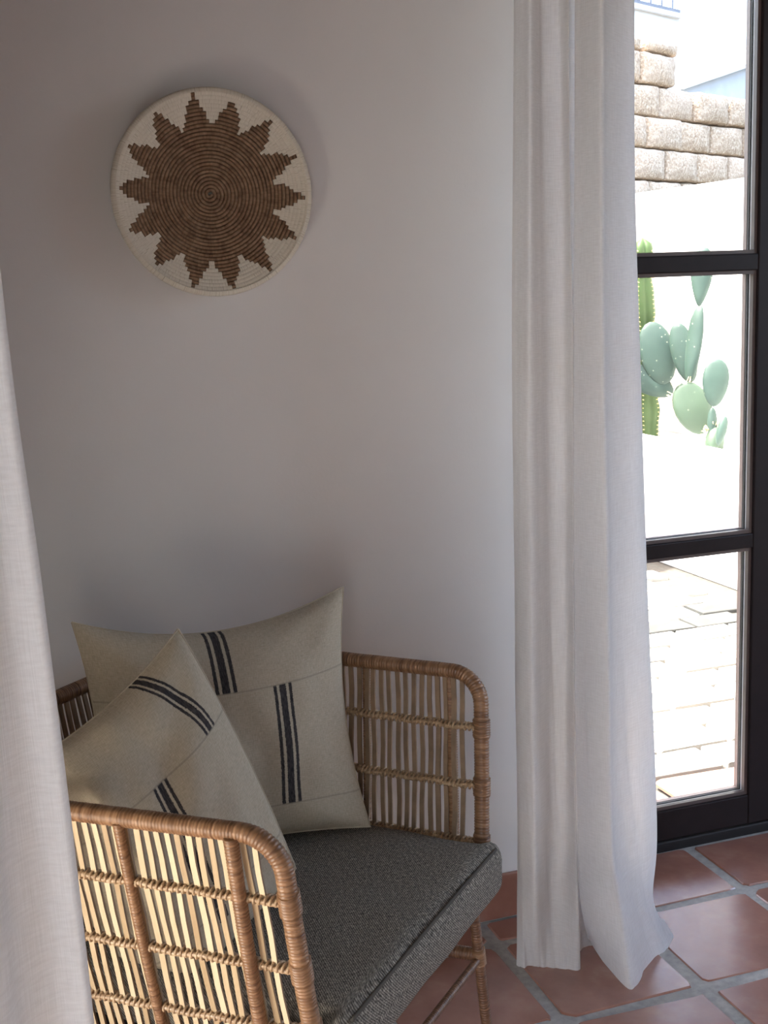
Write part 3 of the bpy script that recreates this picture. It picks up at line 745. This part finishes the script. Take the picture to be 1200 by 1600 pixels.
# ------------------------------------------------------------------ throw pillows
def pillow(name, label, corners, thick, mat, bulge_dir, fix=None, n=46, seedv=0.0, concave=.030, wr=1.0, sag=0.0):
    TL, TR, BR, BL = [V(c) for c in corners]; ctr = (TL + TR + BR + BL) / 4
    nrm = (TR - TL).cross(BL - TL).normalized()
    if nrm.dot(bulge_dir) < 0: nrm = -nrm
    vs = []; fs = []; uv = []
    for side in (1, -1):
        for i in range(n + 1):
            for k in range(n + 1):
                s, t = k / n, i / n
                p = TL * (1 - s) * (1 - t) + TR * s * (1 - t) + BR * s * t + BL * (1 - s) * t
                a, b = 2 * s - 1, 2 * t - 1
                ex = (TR - TL) * .5 + (BR - BL) * .5; ey = (BL - TL) * .5 + (BR - TR) * .5
                p = p - ex * (a * abs(a) * (1 - b * b) * concave) - ey * (b * abs(b) * (1 - a * a) * concave)
                p = p + ey.normalized() * (sag * (1 - t) ** 1.5 * max(0, 1 - b_ * b_) if (b_ := (2 * min(1, s * 1.02) - 1)) is not None else 0)
                h = max(0, (1 - abs(a) ** 2.3)) * max(0, (1 - abs(b) ** 2.3)); h = h ** .55
                wv = mn.noise(V((s * 3.2 + seedv, t * 3.2, side))) * .016 + mn.noise(V((s * 9 + seedv, t * 5, side + 3))) * .006
                # creases that run in from the corners
                for cx, cy in ((0, 0), (1, 0), (1, 1), (0, 1)):
                    d = sqrt((s - cx) ** 2 + (t - cy) ** 2); an = math.atan2(t - cy, s - cx); wv += .0045 * sin(an * 9 + seedv) * max(0, 1 - abs(d - .22) / .2)
                off = side * (thick * .5 * h) + wv * h * wr * side
                q = p + nrm * off
                if fix: q = fix(q, s, t)
                vs.append(q); uv.append((s, t))
    N = (n + 1) ** 2
    for sd in (0, 1):
        for i in range(n):
            for k in range(n):
                a = sd * N + i * (n + 1) + k; f = (a, a + 1, a + n + 2, a + n + 1); fs.append(f if sd else tuple(reversed(f)))
    rt_ = empty(name, (BL + BR) / 2, label, 'pillow', 'striped linen pillows on the armchair')
    o = mesh('cover', vs, fs, mat, rt_, True, uv)
    edge = []
    for i in range(n): edge.append(vs[i])
    for i in range(n): edge.append(vs[i * (n + 1) + n])
    for i in range(n): edge.append(vs[n * (n + 1) + n - i])
    for i in range(n + 1): edge.append(vs[(n - i) * (n + 1)])
    mesh('edge_seam', *tube_vf(edge, .0016, 5, False)[:2], M['linen_plain'], rt_, True)
    return rt_
M['linen_plain'] = mat_linen('plain_linen', [(2.0, 0, .01, 0, 1)], [(3.0, 0, 1)])
def trio(c, bend, t0, t1, k=1.0): return [(c - .031 * k, bend, .0065 * k, t0, t1), (c, bend, .0135 * k, t0, t1), (c + .031 * k, bend, .0065 * k, t0, t1)]
M['linen_a'] = mat_linen('striped_linen_rear', trio(.478, 0, 0.0, .315) + trio(.685, 0, .315, .84), [(.315, .0, 1.0), (.84, 0, 1)])
M['linen_b'] = mat_linen('striped_linen_front', trio(.13, .13, 0.0, .34, .85) + trio(.40, 0, .34, .9, .9), [(.34, .0, 1.0), (.85, 0, 1)])
ZS = .472
def in_chair(q):
    d = q - CH; a, b = d.dot(CU), d.dot(CV); z = q.z
    if z < ZS - .004: z = ZS - .004 + (z - ZS + .004) * .03
    dz = max(0.0, ZT - z) if z < ZT + .03 else None
    if dz is not None:
        m = .026; lim = HWD - ins(dz) - m; b = max(-lim, min(lim, b)); la = -HB + ins(dz) + .045 * dz + m; a = max(a, la)
    return CH + CU * a + CV * b + CZ * z
TL1, TR1, BR1 = V((.179, 2.14, .897)), V((.675, 2.17, .895)), V((.672, 2.055, .470)); BL1 = TL1 + BR1 - TR1
pillow('linen_pillow', 'large striped linen pillow standing upright behind the other pillow', (TL1, TR1, BR1, BL1), .15, M['linen_a'], V((0, -1, .2)), lambda q, s, t: in_chair(q), seedv=1.3, concave=.05, sag=.027)
T2, R2, L2 = V((.324, 1.93, .920)), V((.462, 1.80, .545)), V((-.02, 1.775, .760)); B2 = R2 + L2 - T2
pillow('linen_pillow', 'slumped striped linen pillow in front, leaning over the near armrest side', (T2, L2, B2, R2), .15, M['linen_b'], V((.3, -.8, .6)), lambda q, s, t: in_chair(q), seedv=4.1, concave=-.022, wr=1.6, sag=.038)

# ------------------------------------------------------------------ woven basket on the wall
BC = V((0.525, YW, 1.624)); RBK = .189
bk_ = empty('wall_basket', BC, 'round woven basket plate with brown star on cream hung on the wall', 'basket')
def bprof(r): q = r / RBK; return .014 + .010 * q + .030 * q ** 3
turns, per = 26.5, 154
def is_brown(r, th):
    f = ((th - R(75) + .03 * mn.noise(V((th * 3, 1, 0)))) * 14 / (2 * pi)) % 1.0; tri = abs(2 * f - 1)
    return r < .121 + .059 * tri * (1 + .10 * mn.noise(V((cos(th) * 4, sin(th) * 4, 2))))
vs = []; fs1 = []; us = []; n6 = 6; pts = []
total = int(turns * per); L = 0
for i in range(total + 1):
    th = -2 * pi * i / per; r = .003 + (RBK - .006) * (i / total); jr = .0006 * mn.noise(V((i * .05, 7, 0)))
    pts.append((V((cos(th) * (r + jr), -bprof(r), sin(th) * (r + jr))), r, th))
rt_tube = .0037; br = [is_brown(r, th) for c, r, th in pts]
for i, (c, r, th) in enumerate(pts):
    rad = V((cos(th), 0, sin(th))); L += r * 2 * pi / per
    for k in range(n6):
        a = 2 * pi * k / n6; vs.append(BC + c + rad * (cos(a) * rt_tube) + V((0, -1, 0)) * (sin(a) * rt_tube)); us.append((L, r * 40))
for i in range(total):
    if br[i]:
        for k in range(n6): k2 = (k + 1) % n6; fs1.append((i * n6 + k, (i + 1) * n6 + k, (i + 1) * n6 + k2, i * n6 + k2))
mesh('coil', vs, fs1, M['coil'], bk_, True, us)['label'] = 'brown spiral coil with a fourteen-pointed star'
# cream thread wrapped radially over the outer turns, following the same spiral so that the star's edge steps turn by turn
vs = []; fs = []; us = []; dr_ = (RBK - .006) / turns; sub = 3
for i, (c, r, th) in enumerate(pts):
    for k in range(sub + 1):
        rr = r - dr_ / 2 + dr_ * k / sub; rr = min(rr, RBK - .003)
        y_ = bprof(rr) + rt_tube * (.62 + .22 * sin(pi * k / sub)) + .0006 * mn.noise(V((th * 60, rr * 40, 0)))
        vs.append(BC + V((cos(th) * rr, -y_, sin(th) * rr))); us.append(((th / (2 * pi)) % 1.0 if False else th / (2 * pi), rr))
w_ = sub + 1
for i in range(total):
    if not br[i] and pts[i][1] > .08:
        for k in range(sub): fs.append((i * w_ + k, i * w_ + k + 1, (i + 1) * w_ + k + 1, (i + 1) * w_ + k))
mesh('stitching', vs, fs, M['stitch'], bk_, True, us)['label'] = 'cream thread wrapping between the star points'
vs = []; fs = []; us = []; n = 180
prof = [(RBK - .006, .056), (RBK - .001, .0555), (RBK + .0025, .052), (RBK + .003, .047), (RBK - .001, .040), (RBK - .010, .030), (RBK - .025, .020), (RBK - .06, .010), (.05, .003), (.002, .003)]
for i in range(n):
    th = 2 * pi * i / n
    for r, y_ in prof: vs.append(BC + V((cos(th) * r, -y_, sin(th) * r))); us.append((i / n, r))
m_ = len(prof)
for i in range(n):
    i2 = (i + 1) % n
    for k in range(m_ - 1): fs.append((i * m_ + k, i2 * m_ + k, i2 * m_ + k + 1, i * m_ + k + 1))
mesh('rim', vs, fs, M['stitch'], bk_, True, us)

# ------------------------------------------------------------------ curtains
RC_ = [[[1.0902, 2.272, 1.9615], [1.0817, 2.272, 1.6282], [1.0741, 2.272, 1.2784], [1.0714, 2.272, 0.7149], [1.0686, 2.272, 0.2942], [1.0659, 2.272, 0.1341]], [[1.092, 2.262, 1.9595], [1.085, 2.262, 1.6274], [1.0791, 2.262, 1.2786], [1.071, 2.262, 0.7176], [1.0684, 2.262, 0.2984], [1.0672, 2.262, 0.1386]], [[1.0945, 2.24, 1.955], [1.0879, 2.24, 1.6256], [1.081, 2.24, 1.2796], [1.072, 2.24, 0.7232], [1.0712, 2.24, 0.3072], [1.0687, 2.24, 0.1489]], [[1.0972, 2.216, 1.9502], [1.0923, 2.216, 1.6236], [1.0872, 2.216, 1.2805], [1.0833, 2.216, 0.7281], [1.0817, 2.216, 0.3153], [1.0809, 2.216, 0.1579]], [[1.1263, 2.24, 1.9562], [1.1218, 2.24, 1.6253], [1.1199, 2.24, 1.2775], [1.1182, 2.24, 0.7172], [1.1157, 2.24, 0.2989], [1.1152, 2.24, 0.1392]], [[1.1454, 2.262, 1.9615], [1.1466, 2.262, 1.6269], [1.1506, 2.262, 1.2747], [1.1497, 2.262, 0.7074], [1.1448, 2.262, 0.2842], [1.1404, 2.257, 0.1258]], [[1.1747, 2.256, 1.9614], [1.1794, 2.256, 1.6262], [1.1788, 2.256, 1.2735], [1.1791, 2.256, 0.7051], [1.1752, 2.256, 0.281], [1.1632, 2.236, 0.1311]], [[1.1818, 2.226, 1.9554], [1.1816, 2.226, 1.6237], [1.1856, 2.226, 1.2746], [1.184, 2.226, 0.7123], [1.1837, 2.226, 0.292], [1.1779, 2.206, 0.1425]], [[1.2062, 2.285, 1.9686], [1.2059, 2.285, 1.6284], [1.2084, 2.285, 1.2704], [1.2063, 2.285, 0.694], [1.2088, 2.285, 0.2625], [1.2138, 2.285, 0.097]], [[1.245, 2.345, 1.9824], [1.2419, 2.345, 1.6331], [1.2416, 2.345, 1.2656], [1.2365, 2.345, 0.6743], [1.2358, 2.345, 0.2322], [1.2424, 2.345, 0.0621]], [[1.2804, 2.35, 1.9848], [1.2781, 2.35, 1.6332], [1.2756, 2.35, 1.2635], [1.2717, 2.35, 0.6684], [1.2688, 2.35, 0.2239], [1.2677, 2.35, 0.0545]], [[1.315, 2.34, 1.984], [1.3137, 2.34, 1.6321], [1.3123, 2.34, 1.262], [1.3133, 2.34, 0.6656], [1.3117, 2.34, 0.2201], [1.3046, 2.34, 0.0516]], [[1.2841, 2.29, 1.9725], [1.2827, 2.29, 1.6282], [1.2813, 2.29, 1.2662], [1.279, 2.29, 0.6832], [1.2805, 2.29, 0.247], [1.2703, 2.29, 0.0828]], [[1.2368, 2.265, 1.9656], [1.2347, 2.265, 1.6266], [1.2295, 2.265, 1.2703], [1.2257, 2.265, 0.6967], [1.226, 2.265, 0.2677], [1.2281, 2.265, 0.1036]], [[1.1971, 2.232, 1.9572], [1.1931, 2.232, 1.6242], [1.1888, 2.232, 1.2741], [1.1872, 2.232, 0.7103], [1.1899, 2.232, 0.2884], [1.1856, 2.212, 0.138]], [[1.1998, 2.212, 1.9532], [1.1975, 2.212, 1.6225], [1.1923, 2.212, 1.2749], [1.1912, 2.212, 0.7151], [1.1943, 2.212, 0.2959], [1.1837, 2.172, 0.1577]], [[1.2059, 2.184, 1.9476], [1.2041, 2.184, 1.6201], [1.2023, 2.184, 1.2758], [1.2052, 2.184, 0.7206], [1.2062, 2.184, 0.3055], [1.1957, 2.134, 0.1735]], [[1.2129, 2.156, 1.9421], [1.2117, 2.156, 1.6178], [1.2133, 2.156, 1.2766], [1.2231, 2.156, 0.7256], [1.228, 2.156, 0.3132], [1.2185, 2.106, 0.1822]], [[1.2414, 2.19, 1.9502], [1.2419, 2.19, 1.6204], [1.2438, 2.19, 1.2732], [1.2542, 2.19, 0.7126], [1.258, 2.19, 0.2933], [1.2503, 2.14, 0.1592]], [[1.2775, 2.215, 1.9567], [1.2799, 2.215, 1.6221], [1.2883, 2.215, 1.2696], [1.3001, 2.215, 0.7001], [1.3034, 2.215, 0.2743], [1.3002, 2.175, 0.1319]], [[1.3158, 2.245, 1.9644], [1.3216, 2.245, 1.6243], [1.3367, 2.245, 1.2655], [1.3532, 2.245, 0.6853], [1.3688, 2.245, 0.2495], [1.3604, 2.225, 0.0953]], [[1.3504, 2.275, 1.9719], [1.3524, 2.275, 1.6265], [1.3665, 2.275, 1.2623], [1.3885, 2.275, 0.6729], [1.4098, 2.275, 0.2292], [1.4058, 2.275, 0.0618]], [[1.3566, 2.3, 1.9773], [1.3569, 2.3, 1.6285], [1.3709, 2.3, 1.2608], [1.3911, 2.3, 0.666], [1.4121, 2.3, 0.2182], [1.4129, 2.3, 0.0483]]]
BOT = [[1.0548, 2.2535, -0.001], [1.0626, 2.2447, -0.001], [1.0751, 2.2393, -0.001], [1.089, 2.2307, -0.001], [1.1053, 2.221, -0.001], [1.1216, 2.2113, -0.001], [1.1453, 2.1985, -0.001], [1.1714, 2.1874, -0.001], [1.1809, 2.225, -0.001], [1.1996, 2.2455, -0.001], [1.2213, 2.2652, -0.001], [1.247, 2.2601, -0.001], [1.2547, 2.2627, -0.001], [1.242, 2.28, -0.001], [1.2514, 2.2999, -0.001], [1.2378, 2.2436, -0.001], [1.2284, 2.1714, -0.001], [1.2266, 2.0764, -0.001], [1.2721, 2.1095, -0.001], [1.3337, 2.1599, -0.001], [1.3812, 2.1853, -0.001], [1.4212, 2.2152, -0.001], [1.4443, 2.2911, -0.001]]
def curtain(name, label, net, zrod, mat, samples=(190, 120), wrk=.004, hem=True):
    """net[k] = control column k: points from top to bottom"""
    nu, nv = samples; K = len(net); cols = []
    for k in range(K):
        c = [V(p) for p in net[k]]; top = c[0] + (c[0] - c[1]) * ((zrod - c[0].z) / (c[0].z - c[1].z)); top.y = c[0].y
        cols.append([top] + c)
    Rn = len(cols[0]); grid = []; us = []
    for j in range(nv + 1):
        tv = (Rn - 1) * j / nv; rowc = [cr(cols[k], tv) for k in range(K)]
        for i in range(nu + 1):
            tu = (K - 1) * i / nu; p = cr(rowc, tu); low = max(0, (1.25 - p.z) / 1.25)
            w_ = mn.noise(V((tu * .55, p.z * 1.6, 3))) * wrk * (.3 + 1.8 * low) + mn.noise(V((tu * 1.1 + p.z * 2.5, p.z * 4.5, 9))) * wrk * 1.1 * low * low
            cz_ = 1 - abs(mn.noise(V((tu * 1.15 + p.z * 1.6, p.z * .9, 21)))) * 2.2
            w_ -= max(0, cz_) ** 3 * wrk * 1.3 * low ** .7 * (.5 + mn.noise(V((tu * .7, p.z * 3, 31))))
            grid.append(p + V((0, -1, 0)) * w_); us.append((tu * .055, p.z))
    fs = []
    for j in range(nv):
        for i in range(nu): a = j * (nu + 1) + i; fs.append((a, a + nu + 1, a + nu + 2, a + 1))
    og = V((grid[-1 - nu // 2].x, grid[-1 - nu // 2].y, 0))
    root = empty(name, og, label, 'curtain')
    mesh('drape', grid, fs, mat, root, True, us)
    return root, grid, nu, nv
net = [[V(p) for p in c] + [V(b)] for c, b in zip(RC_, BOT)]
rc_root, g, nu, nv = curtain('white_curtain', 'long sheer white curtain drawn beside the glazed patio door', net, 2.46, M['curtain'], wrk=.0055)
# folded side hem and bottom hem of the right curtain
hv = []; hf = []
for j in range(nv + 1):
    for i in (0, 5): hv.append(g[j * (nu + 1) + i] + V((-.0004, -.0035, 0)))
for j in range(nv): hf.append((2 * j, 2 * j + 2, 2 * j + 3, 2 * j + 1))
mesh('side_hem', hv, hf, M['curtain'], rc_root, True)
def rod(name, label, a, b, wall_dir):
    a, b = V(a), V(b); r_ = empty(name, (a + b) / 2, label, 'curtain rod')
    mesh('pole', *tube_vf([a, b], .011, 12)[:2], M['rod'], r_, True)
    for p, d in ((a, a - b), (b, b - a)):
        d = d.normalized(); mesh('finial', *tube_vf([p, p + d * .01, p + d * .02, p + d * .035, p + d * .045], lambda i, L: (.008, .016, .02, .016, .004)[i], 12)[:2], M['rod'], r_, True)
    for f in (.06, .94):
        p = a.lerp(b, f); mesh('bracket', *tube_vf([p, p + V(wall_dir)], .006, 8)[:2], M['rod'], r_, True)
    return r_
rod('curtain_rod', 'dark bronze curtain rod above the glazed patio door', (0.98, 2.25, 2.475), (2.9, 2.25, 2.475), (0, YW - 2.25, 0))
# left curtain close to the camera, gathered at the far side of the open doorway
def left_net():
    xs = [(-.27, .40), (-.22, .44), (-.24, .49), (-.17, .52), (-.12, .505), (-.14, .56), (-.09, .60), (-.045, .585), (-.06, .64), (-.02, .700), (.008, .722), (.018, .742), (.030, .755), (.046, .750), (.0505, .765), (.040, .785), (.0, .80), (-.06, .78), (-.10, .82), (-.17, .80), (-.26, .84)]
    cols = []
    for x_, y_ in xs:
        c = []
        for z, e in ((2.0, -.016), (1.47, -.0105), (1.27, -.002), (1.0, .0065), (.5, .014), (.004, .018)):
            f = max(0, (x_ + .28) / .33); sp = 1.0
            cx = x_ + e * f
            if .0 < x_ < .025: cx -= .008 * max(0, min(1, (1.45 - z) / .45))
            c.append(V((cx, y_, z)))
        cols.append(c)
    return cols
lc_root, _, _, _ = curtain('white_curtain', 'white linen curtain in the left foreground, nearest the viewer', left_net(), 2.46, M['curtain'], (200, 60), .002)
rod('curtain_rod', 'dark bronze curtain rod over the doorway on the left', (-.17, -1.1, 2.475), (-.17, 0.95, 2.475), (-.13, 0, 0))
